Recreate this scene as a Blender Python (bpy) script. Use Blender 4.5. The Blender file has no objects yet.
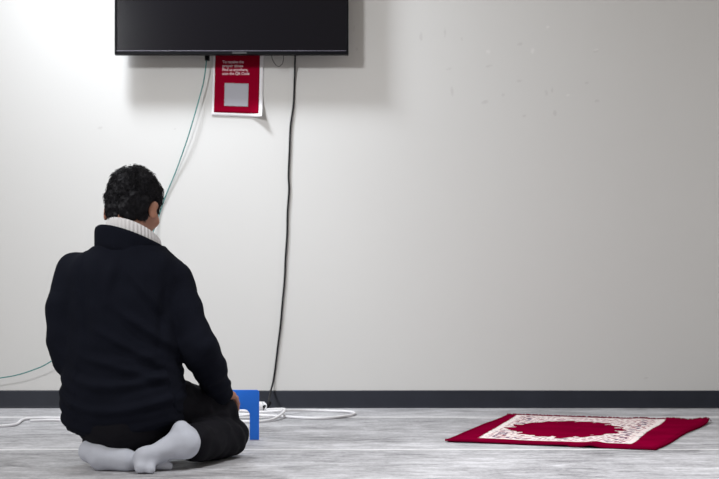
import bpy, math, random
import numpy as np
from mathutils import Vector
random.seed(7); rng = np.random.default_rng(7)
S = bpy.context.scene; COL = S.collection
F = 1250.0; CH = 0.487; HY = 313.0; CX = 359.5; WALL = 6.41

# ---------------------------------------------------------------- camera
cam = bpy.data.cameras.new('camera'); camo = bpy.data.objects.new('camera', cam); COL.objects.link(camo)
camo.location = (0, 0, CH); camo.rotation_euler = (math.pi/2, 0, 0)
cam.sensor_width = 36; cam.lens = 36*F/719; cam.shift_y = (HY-239.5)/719; cam.clip_end = 60
cam.dof.use_dof = True; cam.dof.focus_distance = 4.5; cam.dof.aperture_fstop = 7.0
S.camera = camo
# ---------------------------------------------------------------- light
w = bpy.data.worlds.new('world'); S.world = w; w.use_nodes = True
WS, PA, PB, PC = 0.35, 26.0, 16.5, 17.0
w.node_tree.nodes['Background'].inputs[0].default_value = (1.0, 0.935, 0.85, 1)
w.node_tree.nodes['Background'].inputs[1].default_value = WS
def area(name, loc, sx, sy, power, col, aim=None, spread=180):
    l = bpy.data.lights.new(name, 'AREA'); l.shape = 'RECTANGLE'; l.size = sx; l.size_y = sy; l.energy = power; l.color = col; l.spread = math.radians(spread)
    o = bpy.data.objects.new(name, l); COL.objects.link(o); o.location = loc
    if aim: o.rotation_euler = (Vector(aim)-Vector(loc)).to_track_quat('-Z', 'Y').to_euler()
area('ceiling_light', (-1.7, 5.38, 3.4), 1.0, 0.6, PA, (0.88, 0.935, 1.0))
area('added_wall_fill', (-1.5, 5.40, 3.3), 0.45, 0.35, PB, (0.88, 0.935, 1.0), (-0.35, WALL, 0.9), 100)  # added lamp: lifts the middle of the wall, strengthens the television's shadow
area('added_wall_spot', (-3.0, 0.8, 3.2), 0.6, 0.4, PC, (0.95, 0.97, 0.99), (-0.12, WALL, 0.80), 60)  # added narrow beam, aimed so the wall fades towards the right
area('added_floor_fill', (0.75, 3.5, 3.0), 0.5, 0.5, 14, (0.95, 0.97, 1.0), (0.75, 3.6, 0), 72)  # added lamp: brightens the near floor and spares the wall
vs = S.view_settings; vs.view_transform = 'Standard'; vs.look = 'None'; vs.gamma = 1; vs.exposure = 0.32
try: vs.use_curve_mapping = False
except Exception: pass

# ---------------------------------------------------------------- helpers
def at(x, y, D): return Vector(((x-CX)*D/F, D, CH-(y-HY)*D/F))
def onfloor(x, y, z=0.0):
    D = (CH-z)*F/(y-HY); return Vector(((x-CX)*D/F, D, z))
def mat(name, col, rough=0.6, spec=0.5, metal=0.0, noise=None, bump=None, sheen=0.0, coat=0.0):
    m = bpy.data.materials.new(name); m.use_nodes = True; nt = m.node_tree; b = nt.nodes['Principled BSDF']
    b.inputs['Base Color'].default_value = (*col, 1); b.inputs['Roughness'].default_value = rough
    b.inputs['Specular IOR Level'].default_value = spec; b.inputs['Metallic'].default_value = metal
    b.inputs['Sheen Weight'].default_value = sheen; b.inputs['Coat Weight'].default_value = coat
    tc = nt.nodes.new('ShaderNodeTexCoord')
    if noise:                                     # (scale, amount)
        n = nt.nodes.new('ShaderNodeTexNoise'); n.inputs['Scale'].default_value = noise[0]; n.inputs['Detail'].default_value = 4
        nt.links.new(tc.outputs['Object'], n.inputs['Vector'])
        r = nt.nodes.new('ShaderNodeMapRange'); r.inputs[3].default_value = 1-noise[1]; r.inputs[4].default_value = 1+noise[1]
        nt.links.new(n.outputs['Fac'], r.inputs[0])
        v = nt.nodes.new('ShaderNodeVectorMath'); v.operation = 'SCALE'; v.inputs[0].default_value = col
        nt.links.new(r.outputs[0], v.inputs['Scale']); nt.links.new(v.outputs[0], b.inputs['Base Color'])
    if bump:                                      # (scale, strength, distance)
        n = nt.nodes.new('ShaderNodeTexNoise'); n.inputs['Scale'].default_value = bump[0]; n.inputs['Detail'].default_value = 3
        nt.links.new(tc.outputs['Object'], n.inputs['Vector'])
        bp = nt.nodes.new('ShaderNodeBump'); bp.inputs['Strength'].default_value = bump[1]; bp.inputs['Distance'].default_value = bump[2]
        nt.links.new(n.outputs['Fac'], bp.inputs['Height']); nt.links.new(bp.outputs[0], b.inputs['Normal'])
    return m
def base_of(o):
    p = Vector((0, 0, 0))
    while o is not None: p += Vector(o.location); o = o.parent
    return p
def mesh_obj(name, V, Fc, m=None, parent=None, smooth=True, mats=None, midx=None):
    V = np.asarray(V, float)
    if parent is not None: V = V - np.array(base_of(parent))
    me = bpy.data.meshes.new(name); me.from_pydata(V.tolist(), [], [list(map(int, f)) for f in Fc]); me.update()
    if smooth: me.polygons.foreach_set('use_smooth', [True]*len(me.polygons))
    o = bpy.data.objects.new(name, me); COL.objects.link(o)
    if mats:
        for q in mats: me.materials.append(q)
        if midx is not None: me.polygons.foreach_set('material_index', midx)
    elif m: me.materials.append(m)
    if parent is not None: o.parent = parent
    return o
def empty(name, loc, label, cat):
    o = bpy.data.objects.new(name, None); COL.objects.link(o); o.location = loc; o.empty_display_size = 0.05
    o['label'] = label; o['category'] = cat; return o
def box(lo, hi):
    x0, y0, z0 = lo; x1, y1, z1 = hi
    V = [(x0,y0,z0),(x1,y0,z0),(x1,y1,z0),(x0,y1,z0),(x0,y0,z1),(x1,y0,z1),(x1,y1,z1),(x0,y1,z1)]
    return V, [(0,3,2,1),(4,5,6,7),(0,1,5,4),(1,2,6,5),(2,3,7,6),(3,0,4,7)]
def boxobj(name, lo, hi, m, parent=None, bev=0.0):
    V, Fc = box(lo, hi); o = mesh_obj(name, V, Fc, m, parent, smooth=False)
    if bev:
        b = o.modifiers.new('bevel', 'BEVEL'); b.width = bev; b.segments = 3; b.limit_method = 'ANGLE'
    return o
def catmull(P, n=10):
    P = [Vector(p) for p in P]; out = []
    Q = [P[0]*2-P[1]] + P + [P[-1]*2-P[-2]]
    for i in range(1, len(Q)-2):
        a, b, c, d = Q[i-1:i+3]
        for k in range(n):
            t = k/n
            out.append(0.5*((2*b)+(c-a)*t+(2*a-5*b+4*c-d)*t*t+(3*b-a-3*c+d)*t**3))
    out.append(P[-1]); return out
def tube(P, r, sides=8, n=10):
    pts = catmull(P, n); V = []; Fc = []
    up = Vector((0, 0, 1)); prev = None
    for i, p in enumerate(pts):
        t = (pts[min(i+1, len(pts)-1)]-pts[max(i-1, 0)]).normalized()
        if prev is None:
            u = t.cross(up); u = u.normalized() if u.length > 1e-3 else Vector((1, 0, 0))
        else:
            u = prev - t*prev.dot(t); u = u.normalized() if u.length > 1e-4 else t.orthogonal().normalized()
        prev = u; v = t.cross(u)
        rr = r(i/(len(pts)-1)) if callable(r) else r
        for k in range(sides):
            a = 2*math.pi*k/sides; V.append(p+u*math.cos(a)*rr+v*math.sin(a)*rr)
    for i in range(len(pts)-1):
        for k in range(sides):
            a = i*sides+k; b = i*sides+(k+1) % sides; Fc.append((a, b, b+sides, a+sides))
    Fc.append(tuple(range(sides-1, -1, -1))); e = (len(pts)-1)*sides; Fc.append(tuple(e+k for k in range(sides)))
    return V, Fc
def joinm(*ms):
    V = []; Fc = []
    for v, f in ms:
        b = len(V); V += [tuple(p) for p in v]; Fc += [tuple(i+b for i in q) for q in f]
    return V, Fc

# ---- implicit surfaces -> mesh (surface nets)
class SDF:
    def __init__(s, lo, hi, h):
        s.lo = np.array(lo, float); s.h = h; n = np.ceil((np.array(hi)-s.lo)/h).astype(int)+1; s.n = n
        s.ax = [s.lo[i]+h*np.arange(n[i]) for i in range(3)]; s.d = np.full(n, 0.3, np.float32)
    def region(s, lo, hi, pad):
        sl = []
        for i in range(3):
            a = int(max(0, math.floor((lo[i]-pad-s.lo[i])/s.h))); b = int(min(s.n[i], math.ceil((hi[i]+pad-s.lo[i])/s.h)+1)); sl.append(slice(a, max(a, b)))
        X = s.ax[0][sl[0]][:, None, None]; Y = s.ax[1][sl[1]][None, :, None]; Z = s.ax[2][sl[2]][None, None, :]
        return tuple(sl), X, Y, Z
    def un(s, sl, e, k):
        a = s.d[sl]
        if a.size == 0: return
        if k > 0:
            hh = np.maximum(k-np.abs(a-e), 0)/k; s.d[sl] = np.minimum(a, e)-hh*hh*k*0.25
        else: s.d[sl] = np.minimum(a, e)
    def cap(s, a, b, ra, rb, k=0.02):
        a = np.array(a, float); b = np.array(b, float); R = max(ra, rb)
        sl, X, Y, Z = s.region(np.minimum(a, b)-R, np.maximum(a, b)+R, k+0.02)
        ab = b-a; L = max(ab@ab, 1e-9)
        t = np.clip(((X-a[0])*ab[0]+(Y-a[1])*ab[1]+(Z-a[2])*ab[2])/L, 0, 1)
        e = np.sqrt((X-a[0]-t*ab[0])**2+(Y-a[1]-t*ab[1])**2+(Z-a[2]-t*ab[2])**2)-(ra+(rb-ra)*t)
        s.un(sl, e, k)
    def chain(s, P, R, k=0.02):
        for i in range(len(P)-1): s.cap(P[i], P[i+1], R[i], R[i+1], k)
    def ell(s, c, r, M=None, k=0.02, sub=False):
        c = np.array(c, float); R = max(r); M = np.eye(3) if M is None else np.array(M)   # rows of M = local axes
        sl, X, Y, Z = s.region(c-R, c+R, k+0.02); X = X-c[0]; Y = Y-c[1]; Z = Z-c[2]
        q = [(M[i][0]*X+M[i][1]*Y+M[i][2]*Z) for i in range(3)]
        k0 = np.sqrt(sum((q[i]/r[i])**2 for i in range(3))); k1 = np.sqrt(sum((q[i]/r[i]**2)**2 for i in range(3)))
        e = k0*(k0-1)/np.maximum(k1, 1e-6)
        if sub:
            a = s.d[sl]; hh = np.maximum(k-np.abs(a+e), 0)/k; s.d[sl] = np.maximum(a, -e)+hh*hh*k*0.25
        else: s.un(sl, e, k)
    def loft(s, tab, yaw=0.0, k=0.03, p=2.3):    # rows: z, xl, xr, yc, ry
        T = np.array(sorted(tab)); z = s.ax[2]
        xl, xr, yc, ry = (np.interp(z, T[:, 0], T[:, i]) for i in range(1, 5))
        for _ in range(3):
            xl, xr, yc, ry = (np.convolve(np.pad(q, 4, mode='edge'), np.ones(9)/9, 'valid') for q in (xl, xr, yc, ry))
        xc = (xl+xr)/2; rx = (xr-xl)/2
        X = s.ax[0][:, None, None]-xc; Y = s.ax[1][None, :, None]-yc
        cy, sy = math.cos(yaw), math.sin(yaw); U = X*cy-Y*sy; V = X*sy+Y*cy
        q = (np.abs(U/rx)**p+np.abs(V/ry)**p)**(1/p); e = (q-1)*np.minimum(rx, ry)
        over = np.maximum(z-T[-1, 0], T[0, 0]-z)
        e = np.maximum(e, over[None, None, :])
        s.un((slice(None),)*3, e.astype(np.float32), k)
    def cut(s, n, p, k=0.004):                    # keep the side where (x-p).n < 0
        n = np.array(n, float); n /= np.linalg.norm(n)
        X = s.ax[0][:, None, None]; Y = s.ax[1][None, :, None]; Z = s.ax[2][None, None, :]
        s.d = np.maximum(s.d, ((X-p[0])*n[0]+(Y-p[1])*n[1]+(Z-p[2])*n[2]).astype(np.float32))
    def mesh(s):
        d = s.d; d[0] = d[-1] = 0.3; d[:, 0] = d[:, -1] = 0.3; d[:, :, 0] = d[:, :, -1] = 0.3
        ins = d < 0; n = s.n-1
        c = [ins[i:n[0]+i, j:n[1]+j, l:n[2]+l] for i in (0, 1) for j in (0, 1) for l in (0, 1)]
        sm = sum(q.astype(np.int8) for q in c); act = (sm > 0) & (sm < 8)
        idx = np.full(act.shape, -1, np.int64); cells = np.argwhere(act); idx[act] = np.arange(len(cells))
        acc = np.zeros((len(cells), 3)); cnt = np.zeros(len(cells)); I, J, K = cells.T
        cor = [(i, j, l) for i in (0, 1) for j in (0, 1) for l in (0, 1)]
        for a in cor:
            for ax in range(3):
                if a[ax] == 1: continue
                b = list(a); b[ax] = 1
                da = d[I+a[0], J+a[1], K+a[2]]; db = d[I+b[0], J+b[1], K+b[2]]
                m = (da < 0) != (db < 0); t = np.where(m, da/np.where(m, da-db, 1), 0)
                p = np.array(a, float)[None, :].repeat(len(cells), 0); p[:, ax] += t
                acc[m] += p[m]; cnt[m] += 1
        V = s.lo+(cells+acc/cnt[:, None])*s.h; Fc = []
        for ax in range(3):
            u, v = (ax+1) % 3, (ax+2) % 3
            sl0 = [slice(None)]*3; sl1 = [slice(None)]*3; sl0[ax] = slice(0, -1); sl1[ax] = slice(1, None)
            A = ins[tuple(sl0)]; B = ins[tuple(sl1)]; E = np.argwhere(A != B)
            E = E[(E[:, u] > 0) & (E[:, v] > 0)]
            f = A[tuple(E.T)]
            def g(du, dv):
                q = E.copy(); q[:, u] -= du; q[:, v] -= dv; return idx[tuple(q.T)]
            Q = np.stack([g(0, 0), g(1, 0), g(1, 1), g(0, 1)], 1)
            Q[~f] = Q[~f][:, ::-1]; Fc.append(Q)
        Fc = np.concatenate(Fc); Fc = Fc[(Fc >= 0).all(1)]
        G = np.gradient(d, s.h); ii = np.clip(np.round((V-s.lo)/s.h).astype(int), 0, s.n-1)
        N = np.stack([G[i][tuple(ii.T)] for i in range(3)], 1); N /= np.linalg.norm(N, axis=1)[:, None]+1e-9
        return V, Fc, N
def smooth(V, Fc, it=2):
    e = np.concatenate([Fc[:, [0, 1]], Fc[:, [1, 2]], Fc[:, [2, 3]], Fc[:, [3, 0]]]); e = np.concatenate([e, e[:, ::-1]])
    cnt = np.bincount(e[:, 0], minlength=len(V))
    for _ in range(it):
        A = np.stack([np.bincount(e[:, 0], V[e[:, 1], i], minlength=len(V)) for i in range(3)], 1)
        V = 0.5*V+0.5*A/np.maximum(cnt, 1)[:, None]
    return V
LAT = rng.random((32, 32, 32))
def vnoise(P, f):
    q = P*f+100; i = np.floor(q).astype(int); t = q-i; t = t*t*(3-2*t); r = 0
    for a in (0, 1):
        for b in (0, 1):
            for c in (0, 1):
                wt = (t[:, 0] if a else 1-t[:, 0])*(t[:, 1] if b else 1-t[:, 1])*(t[:, 2] if c else 1-t[:, 2])
                r = r+wt*LAT[(i[:, 0]+a) % 32, (i[:, 1]+b) % 32, (i[:, 2]+c) % 32]
    return r*2-1

# ---------------------------------------------------------------- materials of the room
def wall_material():
    m = mat('painted_wall', (0.62, 0.60, 0.575), 0.62, 0.3); nt = m.node_tree; b = nt.nodes['Principled BSDF']; L = nt.links
    geo = nt.nodes.new('ShaderNodeNewGeometry')
    n = nt.nodes.new('ShaderNodeTexNoise'); n.inputs['Scale'].default_value = 1.3; n.inputs['Detail'].default_value = 3
    L.new(geo.outputs['Position'], n.inputs['Vector'])
    r = nt.nodes.new('ShaderNodeMapRange'); r.inputs[3].default_value = 0.985; r.inputs[4].default_value = 1.015; L.new(n.outputs['Fac'], r.inputs[0])
    v = nt.nodes.new('ShaderNodeVectorMath'); v.operation = 'SCALE'; v.inputs[0].default_value = (0.61, 0.60, 0.585); L.new(r.outputs[0], v.inputs['Scale'])
    sep = nt.nodes.new('ShaderNodeSeparateXYZ'); L.new(geo.outputs['Position'], sep.inputs[0])
    def M(op, a, bb, clamp=False):
        q = nt.nodes.new('ShaderNodeMath'); q.operation = op; q.use_clamp = clamp
        for k, z in enumerate((a, bb)):
            if z is None: continue
            if isinstance(z, (int, float)): q.inputs[k].default_value = z
            else: L.new(z, q.inputs[k])
        return q.outputs[0]
    # scuffs (dark) and chips (pale) where tape and pictures came off
    acc_d = None; acc_l = None
    D = [(421,37,2,5),(445,33,1.5,6),(462,39,1.5,2.5),(449,69,4,1.5),(452,92,1.8,6),(485,102,4,2.2),(519,81,5,1.6),(546,93,2,3.5),(524,116,2.5,1.5),
         (555,113,2,4),(597,101,3,1.5),(587,83,3,1.5),(552,90,1.2,3),(489,66,3.5,1.5),(503,95,2,2),(520,44,4,2),(596,51,3,1.5),(646,378,3.5,1.2),(100,128,3,1.5),(354,29,1.5,4),(357,49,1.5,2),(175,129,1.5,1)]
    Lt = [(488,52,2.5,2.5),(533,51,2.5,3),(548,27,2.5,1.5),(568,95,2,1.5),(596,50,3,1.5)]
    nz = nt.nodes.new('ShaderNodeTexNoise'); nz.inputs['Scale'].default_value = 60; L.new(geo.outputs['Position'], nz.inputs['Vector'])
    jit = M('MULTIPLY', M('SUBTRACT', nz.outputs['Fac'], 0.5), 2.2)
    def blob(px, py, rx, rz):
        p = at(px, py, WALL); s = F/WALL
        dx = M('MULTIPLY', M('SUBTRACT', sep.outputs[0], p.x), s/rx); dz = M('MULTIPLY', M('SUBTRACT', sep.outputs[2], p.z), s/rz)
        dz = M('ADD', dz, M('MULTIPLY', dx, -0.35 if rx > rz else 0.0))
        q = M('ADD', M('MULTIPLY', dx, dx), M('MULTIPLY', dz, dz)); q = M('ADD', q, jit)
        return M('SUBTRACT', 1.0, q, True)
    for a in D: q = blob(*a); acc_d = q if acc_d is None else M('MAXIMUM', acc_d, q)
    for a in Lt: q = blob(*a); acc_l = q if acc_l is None else M('MAXIMUM', acc_l, q)
    mx = nt.nodes.new('ShaderNodeMix'); mx.data_type = 'RGBA'; L.new(M('MULTIPLY', acc_d, 0.22), mx.inputs[0]); L.new(v.outputs[0], mx.inputs[6]); mx.inputs[7].default_value = (0.33, 0.30, 0.30, 1)
    m2 = nt.nodes.new('ShaderNodeMix'); m2.data_type = 'RGBA'; L.new(M('MULTIPLY', acc_l, 0.28), m2.inputs[0]); L.new(mx.outputs[2], m2.inputs[6]); m2.inputs[7].default_value = (0.85, 0.83, 0.82, 1)
    L.new(m2.outputs[2], b.inputs['Base Color'])
    n2 = nt.nodes.new('ShaderNodeTexNoise'); n2.inputs['Scale'].default_value = 140; n2.inputs['Detail'].default_value = 2; L.new(geo.outputs['Position'], n2.inputs['Vector'])
    bp = nt.nodes.new('ShaderNodeBump'); bp.inputs['Strength'].default_value = 0.12; bp.inputs['Distance'].default_value = 0.002
    L.new(n2.outputs['Fac'], bp.inputs['Height']); L.new(bp.outputs[0], b.inputs['Normal'])
    return m
def floor_material():
    m = mat('grey_floor', (0.3, 0.3, 0.3), 0.6, 0.35); nt = m.node_tree; b = nt.nodes['Principled BSDF']; L = nt.links
    geo = nt.nodes.new('ShaderNodeNewGeometry')
    def nz(sx, sy, sc, det, rough=0.6, dist=0.0):
        mp = nt.nodes.new('ShaderNodeMapping'); mp.inputs['Scale'].default_value = (sx, sy, 1); L.new(geo.outputs['Position'], mp.inputs[0])
        n = nt.nodes.new('ShaderNodeTexNoise'); n.inputs['Scale'].default_value = sc; n.inputs['Detail'].default_value = det
        n.inputs['Roughness'].default_value = rough; n.inputs['Distortion'].default_value = dist; L.new(mp.outputs[0], n.inputs['Vector']); return n.outputs['Fac']
    def M(op, a, bb, clamp=False):
        q = nt.nodes.new('ShaderNodeMath'); q.operation = op; q.use_clamp = clamp
        for k, z in enumerate((a, bb)):
            if isinstance(z, (int, float)): q.inputs[k].default_value = z
            else: L.new(z, q.inputs[k])
        return q.outputs[0]
    a = M('MULTIPLY', nz(0.6, 1.3, 2.6, 5, 0.65, 0.6), 0.40); c = M('MULTIPLY', nz(0.55, 1.5, 15, 6, 0.75, 0.6), 0.44); e = M('MULTIPLY', nz(1, 1, 60, 3), 0.16)
    s = M('ADD', M('ADD', a, c), e)
    cr = nt.nodes.new('ShaderNodeValToRGB'); L.new(s, cr.inputs[0])
    cr.color_ramp.elements[0].position = 0.37; cr.color_ramp.elements[0].color = (0.13, 0.127, 0.135, 1)
    cr.color_ramp.elements[1].position = 0.63; cr.color_ramp.elements[1].color = (0.68, 0.675, 0.70, 1)
    el = cr.color_ramp.elements.new(0.5); el.color = (0.40, 0.395, 0.412, 1)
    # thin pale seams running along the room
    sep = nt.nodes.new('ShaderNodeSeparateXYZ'); L.new(geo.outputs['Position'], sep.inputs[0])
    line = None
    for Y, hw in ((5.85, 0.036), (4.465, 0.021)):
        q = M('SUBTRACT', 1.0, M('MULTIPLY', M('ABSOLUTE', M('SUBTRACT', sep.outputs[1], Y), 0), 1/hw), True)
        line = q if line is None else M('MAXIMUM', line, q)
    mx = nt.nodes.new('ShaderNodeMix'); mx.data_type = 'RGBA'
    L.new(M('MULTIPLY', line, M('MULTIPLY', nz(1, 1, 5, 3), 1.9, True)), mx.inputs[0])
    L.new(cr.outputs[0], mx.inputs[6]); mx.inputs[7].default_value = (0.85, 0.84, 0.84, 1); L.new(mx.outputs[2], b.inputs['Base Color'])
    bp = nt.nodes.new('ShaderNodeBump'); bp.inputs['Strength'].default_value = 0.25; bp.inputs['Distance'].default_value = 0.002
    L.new(nz(1, 1, 90, 3), bp.inputs['Height']); L.new(bp.outputs[0], b.inputs['Normal'])
    return m
# ---------------------------------------------------------------- room
fl = boxobj('floor', (-5, -0.5, -0.1), (5, WALL+0.1, 0), floor_material()); fl['kind'] = 'structure'
wall_m = wall_material()
wl = boxobj('wall_back', (-5, WALL, 0), (5, WALL+0.1, 3.0), wall_m); wl['kind'] = 'structure'
wr = boxobj('added_wall_right', (2.05, 2.0, 0), (2.15, WALL, 3.0), wall_m); wr['kind'] = 'structure'  # unseen wall added to darken the right end of the back wall
br = boxobj('added_baseboard_right', (2.0395, 2.0, 0.0005), (2.0495, WALL-0.013, 0.089), mat('charcoal_vinyl_side', (0.017, 0.019, 0.028), 0.5, 0.25)); br['kind'] = 'structure'  # baseboard to go with the added side wall
bbm = mat('charcoal_vinyl_base', (0.017, 0.019, 0.028), 0.5, 0.25, noise=(9, 0.25), bump=(40, 0.1, 0.002))
prof = [(0, 0.0), (0.011, 0.0), (0.0085, 0.004), (0.006, 0.012), (0.005, 0.082), (0.0035, 0.088), (0, 0.0895)]
V = []; Fc = []
NX = 80
for i in range(NX+1):
    x = -4.95+6.985*i/NX
    for d, z in prof: V.append((x, WALL-0.0005-d, z+0.0004+(0.0006*math.sin(x*3.1) if z > 0.07 else 0)))
n = len(prof)
for i in range(NX):
    for k in range(n-1): a = i*n+k; Fc.append((a, a+1, a+1+n, a+n))
o = mesh_obj('baseboard_back', V, Fc, bbm); o['kind'] = 'structure'

# ---------------------------------------------------------------- television
TY = 6.26
a = at(114.5, 54.5, TY); b_ = at(348.5, 54.5, TY); x0, x1, z0 = a.x, b_.x, a.z; z1 = z0+(x1-x0)*0.585
black = mat('black_gloss_plastic', (0.003, 0.003, 0.004), 0.4, 0.06)
tv = empty('television', ((x0+x1)/2, WALL-0.02, z0), 'large black flat-screen television mounted high on the off-white wall', 'television')
bz = 0.012
ms = [box((x0, TY, z0), (x0+bz, TY+0.03, z1)), box((x1-bz, TY, z0), (x1, TY+0.03, z1)), box((x0+bz, TY, z1-bz), (x1-bz, TY+0.03, z1)), box((x0+bz, TY, z0), (x1-bz, TY+0.03, z0+0.020))]
o = mesh_obj('bezel', *joinm(*ms), black, tv, smooth=False); q = o.modifiers.new('b', 'BEVEL'); q.width = 0.0015; q.segments = 2
scr = mat('dark_screen', (0.0025, 0.0022, 0.0042), 0.15, 0.22)
boxobj('screen', (x0+bz, TY+0.004, z0+0.020), (x1-bz, TY+0.026, z1-bz), scr, tv)
boxobj('rear_casing', (x0+0.05, TY+0.030, z0+0.02), (x1-0.05, TY+0.075, z1-0.05), mat('black_plastic', (0.012, 0.012, 0.013), 0.5), tv, 0.012)
boxobj('trim_strip', (x0+bz, TY-0.0015, z0+0.0170), (x1-bz, TY+0.001, z0+0.0198), mat('grey_trim', (0.11, 0.10, 0.13), 0.4), tv)
xc = (x0+x1)/2
boxobj('badge', (xc+0.005, TY-0.002, z0+0.004), (xc+0.075, TY+0.001, z0+0.012), mat('dim_badge', (0.02, 0.02, 0.022), 0.5), tv)
ms = [box((xc-0.25, WALL-0.012, z0+0.2), (xc+0.25, WALL-0.001, z0+0.5)), box((xc-0.2, TY+0.075, z0+0.16), (xc-0.16, TY+0.09, z0+0.52)), box((xc+0.16, TY+0.075, z0+0.16), (xc+0.2, TY+0.09, z0+0.52)),
      box((xc-0.17, TY+0.09, z0+0.25), (xc+0.17, TY+0.100, z0+0.29)), box((xc-0.04, TY+0.098, z0+0.22), (xc+0.04, WALL-0.012, z0+0.32))]
mesh_obj('wall_bracket', *joinm(*ms), mat('black_steel', (0.02, 0.02, 0.02), 0.45, metal=0.6), tv, smooth=False)

# ---------------------------------------------------------------- poster
PY = WALL-0.004
def curl(u, v):                                  # lower right corner lifts off the wall, bottom edge bows a little
    c = max(0, (u-0.72)/0.28)*max(0, (0.35-v)/0.35); return 0.045*c*c + 0.004*max(0, 0.4-v)
pc = [at(211.5, 115.5, PY), at(262.5, 117.5, PY), at(264.0, 42, PY), at(213.5, 42, PY)]
def ppos(u, v, off=0.0):
    p = (pc[0]*(1-u)+pc[1]*u)*(1-v)+(pc[3]*(1-u)+pc[2]*u)*v; p.y = PY-curl(u, v)-off; return p
po = empty('poster', ((pc[0].x+pc[1].x)/2, PY, pc[0].z), 'crimson paper poster with white border and small lettering, on the wall under the television', 'poster')
def sheet(name, u0, u1, v0, v1, off, m, th=0.0004, N=28):
    V = []; Fc = []
    for j in range(N+1):
        for i in range(N+1): V.append(ppos(u0+(u1-u0)*i/N, v0+(v1-v0)*j/N, off))
    for j in range(N):
        for i in range(N): a = j*(N+1)+i; Fc.append((a, a+1, a+N+2, a+N+1))
    o = mesh_obj(name, V, Fc, m, po); s_ = o.modifiers.new('t', 'SOLIDIFY'); s_.thickness = th; return o
sheet('paper', 0, 1, 0, 1, 0, mat('white_paper', (0.80, 0.78, 0.80), 0.6))
sheet('printed_panel', 0.045, 0.925, 0.045, 0.99, 0.0012, mat('crimson_print', (0.25, 0.0008, 0.017), 0.9, 0.02, noise=(20, 0.04)))
sheet('blank_panel', 0.245, 0.715, 0.135, 0.445, 0.0024, mat('pale_print', (0.36, 0.36, 0.40), 0.6))
tm = mat('pale_lettering', (0.78, 0.58, 0.62), 0.6)
for k, (txt, vy) in enumerate((('To receive the', 0.712), ('prayer times', 0.659), ('Find us anywhere,', 0.607), ('scan the QR Code', 0.554))):
    c = bpy.data.curves.new('text_line', 'FONT'); c.body = txt; c.size = 0.0205; c.extrude = 0.0003; c.offset = 0.0004
    t0 = bpy.data.objects.new('tmp', c); COL.objects.link(t0); dg = bpy.context.evaluated_depsgraph_get(); me = bpy.data.meshes.new_from_object(t0.evaluated_get(dg))
    bpy.data.objects.remove(t0); me.name = 'text_line'; me.materials.append(tm)
    W = max(v.co.x for v in me.vertices); sc = {0: 0.109, 1: 0.106, 2: 0.131, 3: 0.139}[k]/W
    for v in me.vertices:
        p = ppos(0.19, vy, 0.0022); v.co = Vector((p.x+v.co.x*sc, p.y+v.co.z, p.z+v.co.y*0.98))-po.location
    o = bpy.data.objects.new('text_line', me); COL.objects.link(o); o.parent = po

# ---------------------------------------------------------------- cables on the wall
teal = mat('teal_cable_sheath', (0.01, 0.17, 0.16), 0.4); rub = mat('black_cable_sheath', (0.006, 0.006, 0.008), 0.5, 0.2)
G = [at(207, 50, 6.35), at(206.5, 60, 6.36), at(203.5, 82, 6.37), at(196, 110, 6.375), at(187, 140, 6.38), at(176, 171, 6.395), at(166, 195, 6.40), at(159, 215, 6.40), at(148, 245, 6.36), at(132, 278, 6.355), at(110, 310, 6.35), at(85, 338, 6.345), at(50, 362, 6.34), at(33, 370, 6.34), at(15, 375.5, 6.34), at(-3, 378.5, 6.34), at(-30, 383, 6.34)]
gc = empty('network_cable', (G[0].x, 6.34, G[-1].z), 'thin teal green cable curving from the television down behind the kneeling person', 'cable')
mesh_obj('cord', *tube(G, 0.0029, 8, 12), teal, gc)
mesh_obj('plug', *joinm(box((G[0].x-0.010, 6.337, G[1].z-0.004), (G[0].x+0.012, 6.365, G[0].z+0.02))), black, gc, smooth=False)
def wob(p, i): return p+Vector((0.004*math.sin(i*2.3), 0, 0))
B = [(295.5,46),(295,60),(294.5,80),(293.5,104),(290.5,126),(289.5,150),(288.5,175),(289,190),(287.5,212),(287,235),(285.5,258),(284.5,280),(282.5,302),(280.5,325),(278,345),(276,362),(273.5,380),(270.5,394),(266,403)]
BP = []
for i, (x, y) in enumerate(B):
    D = 6.355+0.095*min(1, max(0, (y-46)/60)) ; D = min(D, WALL-0.009)
    BP.append(at(x, y, D))
BP[-1] = Vector((at(267.5, 405, 6.17).x, 6.17, 0.029)); BP[-2] = at(270.8, 391, 6.36)
pcab = empty('power_cable', (BP[0].x, 6.39, 0.0), 'long black power cable hanging from the television down to the floor', 'cable')
mesh_obj('cord', *tube(BP, 0.0048, 8, 8), rub, pcab)
pl0 = BP[-1]; mesh_obj('plug', *tube([pl0+Vector((0.012, 0.004, 0.022)), pl0, pl0+Vector((-0.018, -0.006, -0.012))], lambda t: 0.010+0.004*t, 10, 4), rub, pcab)
o = mesh_obj('wire_loop', *tube([at(271, 50, 6.35), at(272, 58, 6.355), at(275, 64, 6.355), at(279, 66.5, 6.355), at(283, 62, 6.355), at(283.5, 50, 6.35)], 0.0016, 6, 8), rub)
o['label'] = 'small thin dark wire loop under the television, right of the poster'; o['category'] = 'wire'

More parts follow.
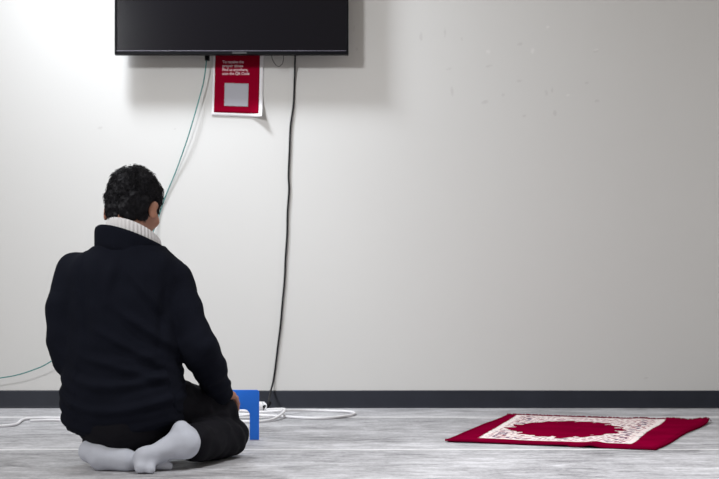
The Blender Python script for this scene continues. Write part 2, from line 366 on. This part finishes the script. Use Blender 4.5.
# ---------------------------------------------------------------- white extension cord on the floor
wm = mat('white_cord', (0.80, 0.79, 0.81), 0.45)
r = 0.0062; z = r+0.001
def fp(L_, zz=z): return [onfloor(x, y, zz) for x, y in L_]
W1 = fp([(-25,427.5),(0,426.0),(12,425),(18,423.2),(21,420.5),(26,418.8),(42,417.8),(62,418),(90,419),(130,420),(170,420),(205,417.5),(225,415.2),(240,414.3),(259,415.0),(283,416.4),(305,417.8),(325,418.0),(345,416.2),(355,413.3),(345,411.3),(322,410.6),(302,411.3),(283,413.6),(259,412.8),(240,411.3),(222,412.5),(215,416),(222,419.5),(240,421.2),(259,421.4),(275,419.3),(285,415.0),(276,411.6),(259,409.9),(240,409.6)])
for i in range(22, 28): W1[i].z += 0.004
W1[23].z += 0.010; W1[31].z += 0.004; W1[32].z += 0.024; W1[33].z += 0.012
wc = empty('extension_cord', (-1.1, 5.9, 0.0), 'white extension cord on the floor by the wall, coiled behind the blue stand', 'cord')
mesh_obj('cord', *tube(W1, r, 8, 10), wm, wc)
W3 = fp([(30,420.6),(48,420.0),(62,420.2),(95,421.5),(140,422),(190,421),(222,418.0),(238,416.8),(250,417.2)])
W3[-1].z += 0.012; W3[-2].z += 0.004
mesh_obj('cord', *tube(W3, r*0.8, 8, 10), wm, wc)
W2 = [W1[-1]]
e = W2[-1]; tip = Vector((pl0.x-0.030, pl0.y-0.010, 0.022))
q0 = Vector((tip.x-0.075, tip.y-0.03, 0.014))
mesh_obj('socket_end', *tube([q0, q0+Vector((0.018, 0.004, 0.004)), q0.lerp(tip, 0.5)+Vector((0,0,0.006)), tip+Vector((0, 0, 0.004)), tip+Vector((0.004,0,0.005))], lambda t: 0.013+0.012*min(1, t*1.8), 12, 5), wm, wc)

# ---------------------------------------------------------------- blue stand
SY = 4.80; blue = mat('blue_plastic', (0.028, 0.22, 0.95), 0.5, 0.3, noise=(6, 0.05))
sx1 = at(259, 440, SY).x; sx0 = sx1-0.175; zt = at(0, 390, SY).z; zo = at(0, 409.5, SY).z; lw = 0.036
st = empty('stand', ((sx0+sx1)/2, SY, 0), 'small bright blue plastic stand with a cutout, beside the knee of the kneeling person', 'stand')
def rc(cx, cy, rr, a0, a1, n=6): return [(cx+rr*math.cos(math.radians(a0+(a1-a0)*k/n)), cy+rr*math.sin(math.radians(a0+(a1-a0)*k/n))) for k in range(n+1)]
def panel(y0, lean, th, name):
    out = [(sx0, 0.0)]+rc(sx0+0.010, zt-0.010, 0.010, 180, 90)+rc(sx1-0.010, zt-0.010, 0.010, 90, 0)+[(sx1, 0.0), (sx1-lw, 0.0)]+rc(sx1-lw-0.022, zo-0.022, 0.022, 0, 90)+rc(sx0+lw+0.022, zo-0.022, 0.022, 90, 180)+[(sx0+lw, 0.0)]
    n = len(out); V = [(x, y0+lean*z_, z_) for x, z_ in out]+[(x, y0+th+lean*z_, z_) for x, z_ in out]
    Fc = [tuple(range(n)), tuple(range(2*n-1, n-1, -1))]+[(i+n, (i+1) % n+n, (i+1) % n, i) for i in range(n)]
    o = mesh_obj(name, V, Fc, blue, st, smooth=False); q = o.modifiers.new('b', 'BEVEL'); q.width = 0.0015; q.segments = 2; q.limit_method = 'ANGLE'
    return o
panel(SY, 0.03, 0.008, 'front_panel')
for xx in (sx0, sx1-lw): boxobj('foot', (xx+0.004, SY+0.009, 0.0), (xx+lw-0.008, SY+0.06, 0.004), blue, st, 0.001)

# ---------------------------------------------------------------- prayer rug
zr = 0.009
RA, RB, RC, RD = onfloor(445, 440.0, zr), onfloor(656, 448, zr), onfloor(709, 421.0, zr), onfloor(508, 414.2, zr)
NU, NV = 330, 460
u, v = np.meshgrid(np.linspace(0, 1, NU+1), np.linspace(0, 1, NV+1)); u = u.ravel(); v = v.ravel()
P = [np.array(p) for p in (RA, RB, RC, RD)]
pos = (P[0][None]*(1-u)[:, None]+P[1][None]*u[:, None])*(1-v)[:, None]+(P[3][None]*(1-u)[:, None]+P[2][None]*u[:, None])*v[:, None]
nz = vnoise(np.stack([u*3, v*4, u*0], 1), 1.7)
zz = zr-0.001+0.0025*(nz+1)*0.7
zz += 0.006*np.exp(-((u-0.70+0.10*v)/0.035)**2)*np.exp(-(v/0.30)**2)      # a ruck near the front edge
zz += 0.010*np.exp(-((v-1.0)/0.05)**2)*np.clip((u-0.45)*2, 0, 1)*(0.6+0.4*np.sin(u*40))
zz += 0.004*np.exp(-(v/0.02)**2)*(u < 0.6)
pos[:, 2] = zz
pos[:, 0] += 0.006*np.sin(v*9)*(u > .5); pos[:, 1] += 0.008*np.sin(u*7+1)*(v > .97)+0.006*np.sin(u*6)*(v < .03)
# woven design
s_ = (u-0.14+0.09*v)/(0.725+0.02*v); t_ = (v-0.085)/(0.975-0.085)                     # frame coordinates
P3 = np.stack([u*0.75, v*1.3, 0*u], 1)
n1 = vnoise(P3, 38); n2 = vnoise(P3+3.3, 75); n3 = vnoise(P3+7.7, 14); n4 = vnoise(P3+1.7, 26)
outer = np.minimum(np.minimum(s_, 1-s_)*0.54, np.minimum(t_, 1-t_)*1.13)     # metres in from the frame edge
cu = (s_-0.455)/0.39; cv = (t_-0.47)/0.35
ang = np.arctan2(cv, cu); rad = (np.abs(cu)**1.7+np.abs(cv)**1.7)**(1/1.7)
innb = 1.0+0.035*np.sin(ang*16)+0.05*n3
frame = (outer > 0.0) & (rad > innb)
field = (outer > 0.0) & ~frame
edge = (rad-innb)
white = np.full(len(u), False)
lace = (np.sin(P3[:, 0]*150+2.5*n3)*np.sin(P3[:, 1]*120+2.5*n4) + 0.55*n2 + 0.35*n1)
white |= frame & (lace > -0.45)
white |= frame & (outer < 0.022) & (outer > 0.004)
white |= frame & (edge < 0.05)
sidemed = field & (edge > -0.13) & (np.sin(ang*16+1.5)+0.8*n1 > 0.95)
white |= sidemed
navy = frame & (((np.abs(s_-0.5) > 0.30) & (np.abs(outer-0.06) < 0.018) & (n1 > 0.05) & (n2 > -.1)) | (n4+n2 > 0.95))
pink = frame & (lace > -0.62) & (lace < -0.25) & ~(outer < 0.022)
colr = np.empty((len(u), 4), np.float32); base = np.array([0.19, 0.0006, 0.022]); colr[:, :3] = base[None]*(1+0.15*n3[:, None])
colr[white, :3] = np.array([0.80, 0.72, 0.70]); colr[pink, :3] = np.array([0.62, 0.40, 0.42]); colr[navy, :3] = np.array([0.13, 0.08, 0.14])
bl = (u < 0.025) | (u > 0.975) | (v < 0.02) | (v > 0.985); colr[bl, :3] *= 0.8
colr[:, 3] = 1
I = np.arange((NU+1)*(NV+1)).reshape(NV+1, NU+1); FQ = np.stack([I[:-1, :-1], I[:-1, 1:], I[1:, 1:], I[1:, :-1]], -1).reshape(-1, 4)
rug = empty('prayer_rug', (float(pos[:, 0].mean()), float(pos[:, 1].mean()), 0), 'deep red prayer rug with an ornate white woven border, lying flat on the grey floor', 'rug')
rm = mat('woven_pile', (0.2, 0, 0.03), 1.0, 0.0, bump=(400, 0.35, 0.002)); nt = rm.node_tree
at_ = nt.nodes.new('ShaderNodeAttribute'); at_.attribute_name = 'weave'; nt.links.new(at_.outputs['Color'], nt.nodes['Principled BSDF'].inputs['Base Color'])
per = list(I[0, :])+list(I[1:, -1])+list(I[-1, :-1][::-1])+list(I[1:-1, 0][::-1]); m0 = len(pos)
low = pos[per].copy(); low[:, 2] = np.maximum(low[:, 2]-0.008, 0.0008)
side = [(per[i], m0+i, m0+(i+1) % len(per), per[(i+1) % len(per)]) for i in range(len(per))]
o = mesh_obj('woven_field', np.concatenate([pos, low]), FQ.tolist()+side, rm, rug)
ca = o.data.color_attributes.new('weave', 'FLOAT_COLOR', 'POINT'); lc = colr[per].copy()
ca.data.foreach_set('color', np.concatenate([colr, lc]).ravel())
ms = []
cor = pos.reshape(NV+1, NU+1, 3)
for vv, sgn in ((NV, 1), (0, 0)):
    if not sgn: continue
    for k in range(0, 150):
        uu = k/149; p = Vector(cor[vv, int(uu*NU)]); d = Vector((0.30, 0.95, 0)); ln = random.uniform(0.025, 0.05)*(1.5 if uu > .9 else 1)
        ms.append(tube([p+Vector((0, -.004, 0)), p+d*ln*0.5+Vector((random.uniform(-.006, .006), 0, 0.001)), Vector((p.x+d.x*ln+random.uniform(-.012, .012), p.y+d.y*ln, 0.0035))], 0.0022, 4, 3))
o = mesh_obj('fringe', *joinm(*ms), mat('crimson_yarn', (0.17, 0.005, 0.03), 0.9), rug); o['kind'] = 'stuff'

# ---------------------------------------------------------------- the kneeling person
PX, PYc = -0.75, 4.03
man = empty('person', (PX, PYc, 0), 'person kneeling on the floor, back turned, in black sweater, black trousers and white socks', 'person')
skin = mat('brown_skin', (0.42, 0.20, 0.135), 0.5, 0.4, noise=(25, 0.06))
skin.node_tree.nodes['Principled BSDF'].inputs['Subsurface Weight'].default_value = 0.05
fleece = mat('black_fleece', (0.0072, 0.0082, 0.0138), 0.95, 0.06, noise=(14, 0.2), bump=(260, 0.5, 0.002), sheen=0.0)
fleece.node_tree.nodes['Principled BSDF'].inputs['Sheen Tint'].default_value = (0.35, 0.45, 0.8, 1)
trous = mat('black_trouser_cloth', (0.0075, 0.0072, 0.0100), 0.85, 0.10, noise=(12, 0.2), bump=(500, 0.3, 0.001), sheen=0.0)
sockm = mat('white_sock_knit', (0.53, 0.55, 0.62), 0.95, 0.1, bump=(350, 0.4, 0.002))
knit = mat('white_rib_knit', (0.72, 0.70, 0.71), 0.9, 0.2)
hairm = mat('black_hair', (0.006, 0.0055, 0.008), 0.6, 0.22)

# joints
SR, ER, WR = (-.598, 4.06, .590), (-.512, 4.01, .358), (-.466, 4.165, .222)
SL, ML, EL, WL = (-.926, 4.09, .619), (-.940, 4.05, .50), (-.915, 4.02, .345), (-.80, 4.24, .235)
KR, KR2, AR = (-.483, 4.235, .143), (-.447, 4.225, .067), (-.535, 3.965, .090)
KL, KL2, AL = (-.72, 4.38, .135), (-.70, 4.37, .070), (-.815, 3.99, .066)
HR, HL = (-.655, 4.02, .190), (-.850, 4.02, .190)
# head frame
HC = np.array((-.737, 4.10, .867)); yaw = math.radians(22); pit = math.radians(14)
fw = np.array((math.sin(yaw)*math.cos(pit), math.cos(yaw)*math.cos(pit), -math.sin(pit))); rt = np.array((math.cos(yaw), -math.sin(yaw), 0)); up = np.cross(rt, fw)
HM = np.stack([rt, fw, up])
def hl(x, y, z): return HC+rt*x+fw*y+up*z
# visible sock shapes, shared by feet and socks
def px3(x, y, D): return tuple(at(x, y, D))
def feet(s, off, kk):
    s.ell(px3(183.5, 443.5, 3.88), (.052+off, .046+off, .049+off), k=kk)
    s.ell(px3(181, 431, 3.89), (.029+off, .034+off, .030+off), k=kk)
    s.cap(px3(173, 446, 3.87), px3(151, 455.5, 3.83), .038+off, .028+off, kk)
    s.ell(px3(146.5, 457, 3.82), (.034+off, .036+off, .032+off), k=kk)
    s.cap(px3(142, 458, 3.82), (px3(142, 469, 3.80)[0], 3.79, .018), .026+off, .020+off, kk)
    s.cap(px3(149, 460, 3.815), (px3(150.5, 470, 3.785)[0], 3.785, .014), .018+off, .0135+off, kk*.8)
    s.cap(px3(184, 441, 3.90), AR, .045+off, .042+off, kk)
    L = [(-.840, 3.910, .054), (-.800, 3.868, .042), (-.72, 3.85, .034), (-.66, 3.86, .024), (-.59, 3.87, .014)]
    s.chain(L, [q+off for q in (.034, .038, .031, .023, .012)], kk)
    s.cap(L[0], (-.80, 4.0, .070), .034+off, .036+off, kk)
def hand(s, C, sx, wrist):
    C = np.array(C, float); R = .0835
    def pt(x, y, z, ex=0): dd = np.array((x*sx, y, z)); return C+dd/np.linalg.norm(dd)*(R+ex)
    wr = np.array(wrist, float); Fg = [((.60, -.25, .72), (.70, .12, .60), (.76, .42, .38), (.76, .58, .15)), ((.40, -.15, .85), (.50, .30, .72), (.52, .62, .46), (.50, .78, .22)),
          ((.18, -.08, .93), (.25, .42, .82), (.26, .74, .54), (.25, .90, .28)), ((-.04, -.10, .96), (-.02, .40, .86), (-.02, .70, .62), (-.02, .88, .38))]
    RR = [.0088, .0098, .0102, .0098]
    for (a_, b1, c1, d1), rr in zip(Fg, RR):
        A_, B_, C_, D_ = pt(*a_, .006), pt(*b1, .002), pt(*c1), pt(*d1, -.001)
        s.cap(wr, A_, .020, .0135, .012); s.chain([A_, B_, C_, D_], [rr*1.1, rr, rr*.93, rr*.85], .003)
    t0, t1, t2 = pt(-.15, -.62, .78, .006), pt(-.40, -.32, .86, .003), pt(-.48, .0, .86, .001)
    s.cap(wr, t0, .019, .014, .012); s.chain([t0, t1, t2], [.0125, .011, .0095], .004)

# ---- body: one continuous figure
b = SDF((-1.05, 3.72, 0.0), (-.32, 4.52, 1.0), 0.0042)
b.loft([(.10, -.88, -.66, 4.02, .07), (.22, -.90, -.62, 4.02, .10), (.34, -.89, -.62, 4.03, .10), (.46, -.91, -.60, 4.05, .105), (.58, -.93, -.58, 4.07, .10), (.655, -.90, -.61, 4.08, .075), (.70, -.82, -.67, 4.08, .05)], math.radians(10), .03)
b.chain([(-.745, 4.07, .66), tuple(hl(0, -.025, -.075))], [.062, .055], .04)
b.chain([SR, (-.575, 4.04, .50), (-.528, 4.02, .37), (-.50, 4.07, .31), WR], [.045, .036, .028, .026, .023], .015); b.chain([SL, ML, EL, WL], [.052, .046, .038, .026], .03)
b.chain([HR, KR], [.074, .058], .02); b.chain([KR2, AR], [.050, .030], .006)
b.chain([HL, KL], [.082, .058], .02); b.chain([KL2, AL], [.052, .04], .006)
feet(b, -.005, .015)
hand(b, KR, 1, (-.462, 4.188, .212)); hand(b, KL, -1, (-.785, 4.30, .220))
b.ell(HC, (.077, .094, .092), HM, .02)
b.ell(hl(0, .040, -.070), (.056, .052, .058), HM, .03)
b.ell(hl(0, .062, -.108), (.026, .026, .018), HM, .02)
for sgn in (1, -1):
    b.ell(hl(.030*sgn, .092, -.030), (.017, .014, .011), HM, .008, sub=True)
    b.ell(hl(.030*sgn, .082, -.030), (.0125, .0125, .0115), HM, .002)
    b.cap(hl(.014*sgn, .093, -.014), hl(.045*sgn, .082, -.012), .006, .005, .008)
    EM = np.stack([rt*math.cos(.45*sgn)+fw*math.sin(.45*sgn)*-1, fw*math.cos(.45*sgn)+rt*math.sin(.45*sgn), up])
    ex = .085 if sgn > 0 else .096
    b.ell(hl(ex*sgn, -.008, -.050), (.0085, .021, .031), EM, .006)
    b.ell(hl((ex+.008)*sgn, .004, -.047), (.005, .010, .015), EM, .004, sub=True)
    b.ell(hl(.034*sgn, .070, -.062), (.024, .02, .018), HM, .02)
b.chain([hl(0, .094, -.025), hl(0, .113, -.058)], [.007, .012], .010); b.cap(hl(-.012, .103, -.062), hl(.012, .103, -.062), .008, .008, .006)
b.cap(hl(-.018, .094, -.083), hl(.018, .094, -.083), .006, .006, .004); b.cap(hl(-.014, .093, -.0925), hl(.014, .093, -.0925), .0065, .0065, .003)
b.cut((0, 0, -1), (0, 0, 0.003))
V, Fq, N = b.mesh(); V = smooth(V, Fq, 1); mesh_obj('body', V, Fq, skin, man)

# ---- socks
for side in (0, 1):
    s = SDF((-.93, 3.74, 0.0), (-.46, 4.08, .20), 0.003); feet(s, .001, .012)
    V, Fq, N = s.mesh(); V = smooth(V, Fq, 2)
    V = V+N*(0.0012*vnoise(V, 40)+0.0016*vnoise(V*np.array([1, 1, 2.0]), 22))[:, None]
    V[:, 2] = np.maximum(V[:, 2], 0.0015)
    # split into connected right / left foot by which skeleton is nearer
    def dseg(P_, a_, b2):
        a_ = np.array(a_); b2 = np.array(b2); ab = b2-a_; t = np.clip(((P_-a_)@ab)/(ab@ab), 0, 1); return np.linalg.norm(P_-a_-t[:, None]*ab, axis=1)
    dR = np.minimum.reduce([dseg(V, px3(184, 438, 3.88), px3(146, 457, 3.82)), dseg(V, px3(142, 458, 3.82), (px3(146, 469, 3.80)[0], 3.795, .02)), dseg(V, px3(184, 438, 3.89), AR)])-.008
    dL = np.minimum.reduce([dseg(V, (-.842, 3.915, .06), (-.80, 3.865, .045)), dseg(V, (-.80, 3.865, .045), (-.59, 3.87, .022)), dseg(V, (-.842, 3.915, .06), (-.80, 4.0, .09))])
    isR = dR < dL
    fm = isR[Fq].mean(1) > .49 if side == 0 else isR[Fq].mean(1) <= .49
    keep = Fq[fm]; used = np.unique(keep); rem = np.full(len(V), -1); rem[used] = np.arange(len(used))
    mesh_obj('sock', V[used], rem[keep], sockm, man)

# ---- trousers
s = SDF((-1.02, 3.76, 0.0), (-.34, 4.50, .40), 0.0042)
s.ell((-.755, 4.00, .175), (.172, .150, .112), None, .03); s.ell((-.755, 4.03, .24), (.160, .12, .14), None, .03)
s.chain([HR, KR], [.100, .0745], .02); s.chain([HL, KL], [.100, .0765], .02)
s.chain([(-.815, 3.925, .128), (-.75, 3.915, .106), (-.69, 3.92, .106)], [.056, .058, .055], .03); s.ell((-.757, 3.945, .128), (.124, .118, .080), None, .03)
s2 = SDF((-1.02, 3.76, 0.0), (-.34, 4.50, .40), 0.0042)
s2.chain([KR2, (-.49, 4.10, .074), (-.522, 3.955, .080)], [.0705, .070, .060], .01); s2.chain([KL2, (-.83, 4.02, .074)], [.0705, .058], .01)
s2.cap((-.48, 4.17, .085), (-.51, 4.07, .09), .050, .050, .02)
s.un((slice(None),)*3, s2.d, .006)
s.cut((0, 0, -1), (0, 0, .0045)); s.cut((0, 0, 1), (0, 0, .34))
V, Fq, N = s.mesh(); V = smooth(V, Fq, 2)
g = lambda t: np.exp(-t*t)
dsp = .006*vnoise(V*np.array([1, 1, 1.6]), 14)+.003*vnoise(V, 32)
k_ = (V-np.array(KR)); dsp += .004*np.sin((k_@np.array((.5, .9, .6)))*95+2*vnoise(V, 9))*g(np.linalg.norm(k_, axis=1)/.16)
V = V+N*dsp[:, None]; V[:, 2] = np.maximum(V[:, 2], .004)
mesh_obj('trousers', V, Fq, trous, man)

# ---- sweater
def zy(y): return CH-(y-HY)/310.0
def xp(x): return (x-CX)/310.0
s = SDF((-1.06, 3.78, 0.06), (-.33, 4.36, .80), 0.0042)
rows = [(246, 97, 160, 4.068, .088), (251, 82, 166, 4.066, .100), (256, 70, 175, 4.06, .108), (272, 64, 182, 4.05, .120), (300, 68, 180, 4.04, .134), (330, 69, 181, 4.03, .140), (352, 67, 182, 4.02, .142),
        (370, 65, 182, 4.01, .148), (385, 64, 187, 4.00, .155), (400, 64.5, 188, 3.99, .160), (415, 66, 183, 3.985, .162), (426, 70, 176, 3.99, .150), (436, 76, 165, 4.0, .125)]
s.loft([(zy(y), xp(l), xp(r_), yc, ry) for y, l, r_, yc, ry in rows], math.radians(6), .02, 2.4)
s.chain([SR, (-.572, 4.035, .50), (-.515, 4.005, .375), WR], [.062, .058, .058, .045], .022)
s.cap((-.515, 4.005, .375), (-.482, 4.08, .300), .060, .052, .012)
s.chain([SL, ML, (-.942, 4.03, .40), (-.932, 4.02, .350), (-.86, 4.13, .27), WL], [.068, .072, .062, .058, .052, .046], .022)
s.ell((-.750, 4.07, .655), (.112, .085, .06), None, .03)
# sloping hem: it climbs to the right over the thigh
s.cut((-.20, 0.0, -1), (-.87, 4.0, .103))
s.cut(np.array(WR)-np.array((-.475, 4.08, .295)), np.array(WR)+np.array((.012, .034, -.024)))
V, Fq, N = s.mesh(); V = smooth(V, Fq, 2)
x, y, z_ = V.T
zp = HY+(CH-z_)*310; xpx = CX+x*310       # only used as convenient lengths on the garment
wn = vnoise(V, 5); armf = np.where((x > -.575) | (x < -.885), .35, 1.0); dsp = armf*.005*vnoise(V*np.array([1, 1, 1.5]), 10)+.0022*vnoise(V, 26)
low = 1/(1+np.exp((z_-.33)/.035))
lf = 1/(1+np.exp(-(x+.90)/.02)); sag = z_+.030*np.cos((x+.78)*9)+.012*wn
dsp += low*(x < -.60+.25*(.30-z_).clip(-.2, .2))*(.3+.7*lf)*(.0075*np.sin(sag*88+.6)+.003*np.sin(sag*170+1.5*wn))*np.clip(.75+.5*vnoise(V, 7), 0, 1.3)
bk = (y < 4.06)
dsp += bk*(-.010*g((x+.862+.10*(z_-.5))/.016)*g((z_-.50)/.14)); dsp += bk*(-.009*g((x+.615-.08*(z_-.5))/.015)*g((z_-.48)/.14))
for (cx_, cz, ang_, ln, wd, am) in ((-.66, .43, -35, .11, .014, .008), (-.70, .37, -28, .12, .013, .007), (-.66, .54, -50, .09, .013, .006), (-.78, .60, 80, .08, .020, .004), (-.72, .31, -15, .13, .014, .007)):
    c_, s__ = math.cos(math.radians(ang_)), math.sin(math.radians(ang_)); am *= 1.5; a1 = (x-cx_)*c_+(z_-cz)*s__; a2 = -(x-cx_)*s__+(z_-cz)*c_
    dsp += bk*am*g(a1/ln)*(g(a2/wd)-.6*g((a2+.02)/wd))
arm = ((x > -.575) | (x < -.885)); tl = z_-.5*np.abs(x+.75)
dsp += arm*low.clip(0, 1)*.0018*np.sin(tl*150+2*wn)+arm*(z_ < .56)*.0012*np.sin(tl*85+3*wn)
V = V+N*dsp[:, None]
sw = mesh_obj('sweater', V, Fq, fleece, man)

# ---- stand-up sweater collar and the white rib collar inside it
def ring(cx, cy, rx, ry, prof_, zf, sweep=None, ribs=0, nth=200, openat=None):
    """prof_: list of (radial offset, height); closed profile; zf(theta) = top height"""
    V = []; Fc = []; n = len(prof_)
    for i in range(nth):
        th = 2*math.pi*i/nth; c, s0 = math.cos(th), math.sin(th); wv = 0.0025*math.sin(3*th+1)
        for (ro, h) in prof_:
            q = ro+wv+(ribs and (0.0011*math.cos(ribs*th)) * (1 if ro > 0 else 0))
            V.append((cx+(rx+q)*c, cy+(ry+q)*s0, zf(th)+h))
    for i in range(nth):
        for k in range(n):
            a = i*n+k; b2 = i*n+(k+1) % n; j = ((i+1) % nth)*n; Fc.append((a, j+k, j+(k+1) % n, b2))
    return V, Fc
zf = lambda th: .729-.027*math.cos(th)-.026*math.sin(th)+.004*math.sin(2*th)
pr = [(.003, -.085), (.002, -.055), (.002, -.030), (.002, -.012), (0, -.003), (-.004, 0), (-.009, -.003), (-.011, -.014), (-.012, -.04), (-.012, -.085)]
mesh_obj('collar', *ring(-.748, 4.068, .114, .098, pr, zf), fleece, sw)
zk = lambda th: .754-.026*math.cos(th)-.032*math.sin(th)
prk = [(.006, -.07), (.007, -.03), (.006, -.008), (.003, 0), (-.002, -.001), (-.005, -.008), (-.005, -.07)]
mesh_obj('rib_collar', *ring(-.738, 4.075, .082, .074, prk, zk, ribs=44, nth=340), knit, man)

# ---- hair
s = SDF(HC-.15, HC+.15, 0.0028)
s.ell(hl(0, -.003, .006), (.0835, .101, .0925), HM, .01); s.ell(hl(0, -.036, -.050), (.070, .060, .066), HM, .03)
for sgn in (1, -1): s.cap(hl(.080*sgn, .020, -.02), hl(.078*sgn, .022, -.055), .010, .006, .012)
s.cut(fw*.9+up*-.45, hl(0, .050, 0)); s.cut(-up+fw*.35, hl(0, -.06, -.104))
V, Fq, N = s.mesh(); V = smooth(V, Fq, 2)
lump = .0060*vnoise(V, 38)+.0035*vnoise(V, 80)+.0022*vnoise(V, 150); V = V+N*lump[:, None]
nb = len(V); VV = [V]; FF = [list(f) for f in Fq.tolist()]
loc = (V-HC)@HM.T
ok = np.where((loc[:, 1] < .075) & (loc[:, 2] > -.098))[0]
pick = rng.choice(ok, 4200)
tv_, tf = [], []
for pi in pick:
    p = V[pi]; nn = N[pi]; l = loc[pi]
    fl_ = -up*(.5+.9*max(0, -l[2]/.08))+rt*vnoise(p[None]+5, 24)[0]*1.6+fw*vnoise(p[None]+9, 24)[0]*1.2+rng.normal(0, .35, 3)
    fl_ = fl_-nn*(fl_@nn); fl_ /= np.linalg.norm(fl_)+1e-6
    L_ = rng.uniform(.010, .021)*(1.0 if l[2] > -.03 else .55); lift = rng.uniform(.1, .42); wd = rng.uniform(.0007, .0014)
    sd = np.cross(fl_, nn)
    pts = [p-nn*.002, p+(fl_*.45+nn*lift)*L_*.8, p+fl_*L_*1.0+nn*L_*lift*.75+sd*L_*rng.normal(0, .25)]
    b0 = nb+len(tv_)
    for q, ww in zip(pts[:2], (wd, wd*.8)):
        for a_ in (0, 2.094, 4.189): tv_.append(q+(sd*math.cos(a_)+nn*math.sin(a_))*ww)
    tv_.append(pts[2])
    for k in range(3): tf.append([b0+k, b0+(k+1) % 3, b0+3+(k+1) % 3, b0+3+k]); tf.append([b0+3+k, b0+3+(k+1) % 3, b0+6])
VV.append(np.array(tv_)); mesh_obj('hair', np.concatenate(VV), FF+tf, hairm, man)
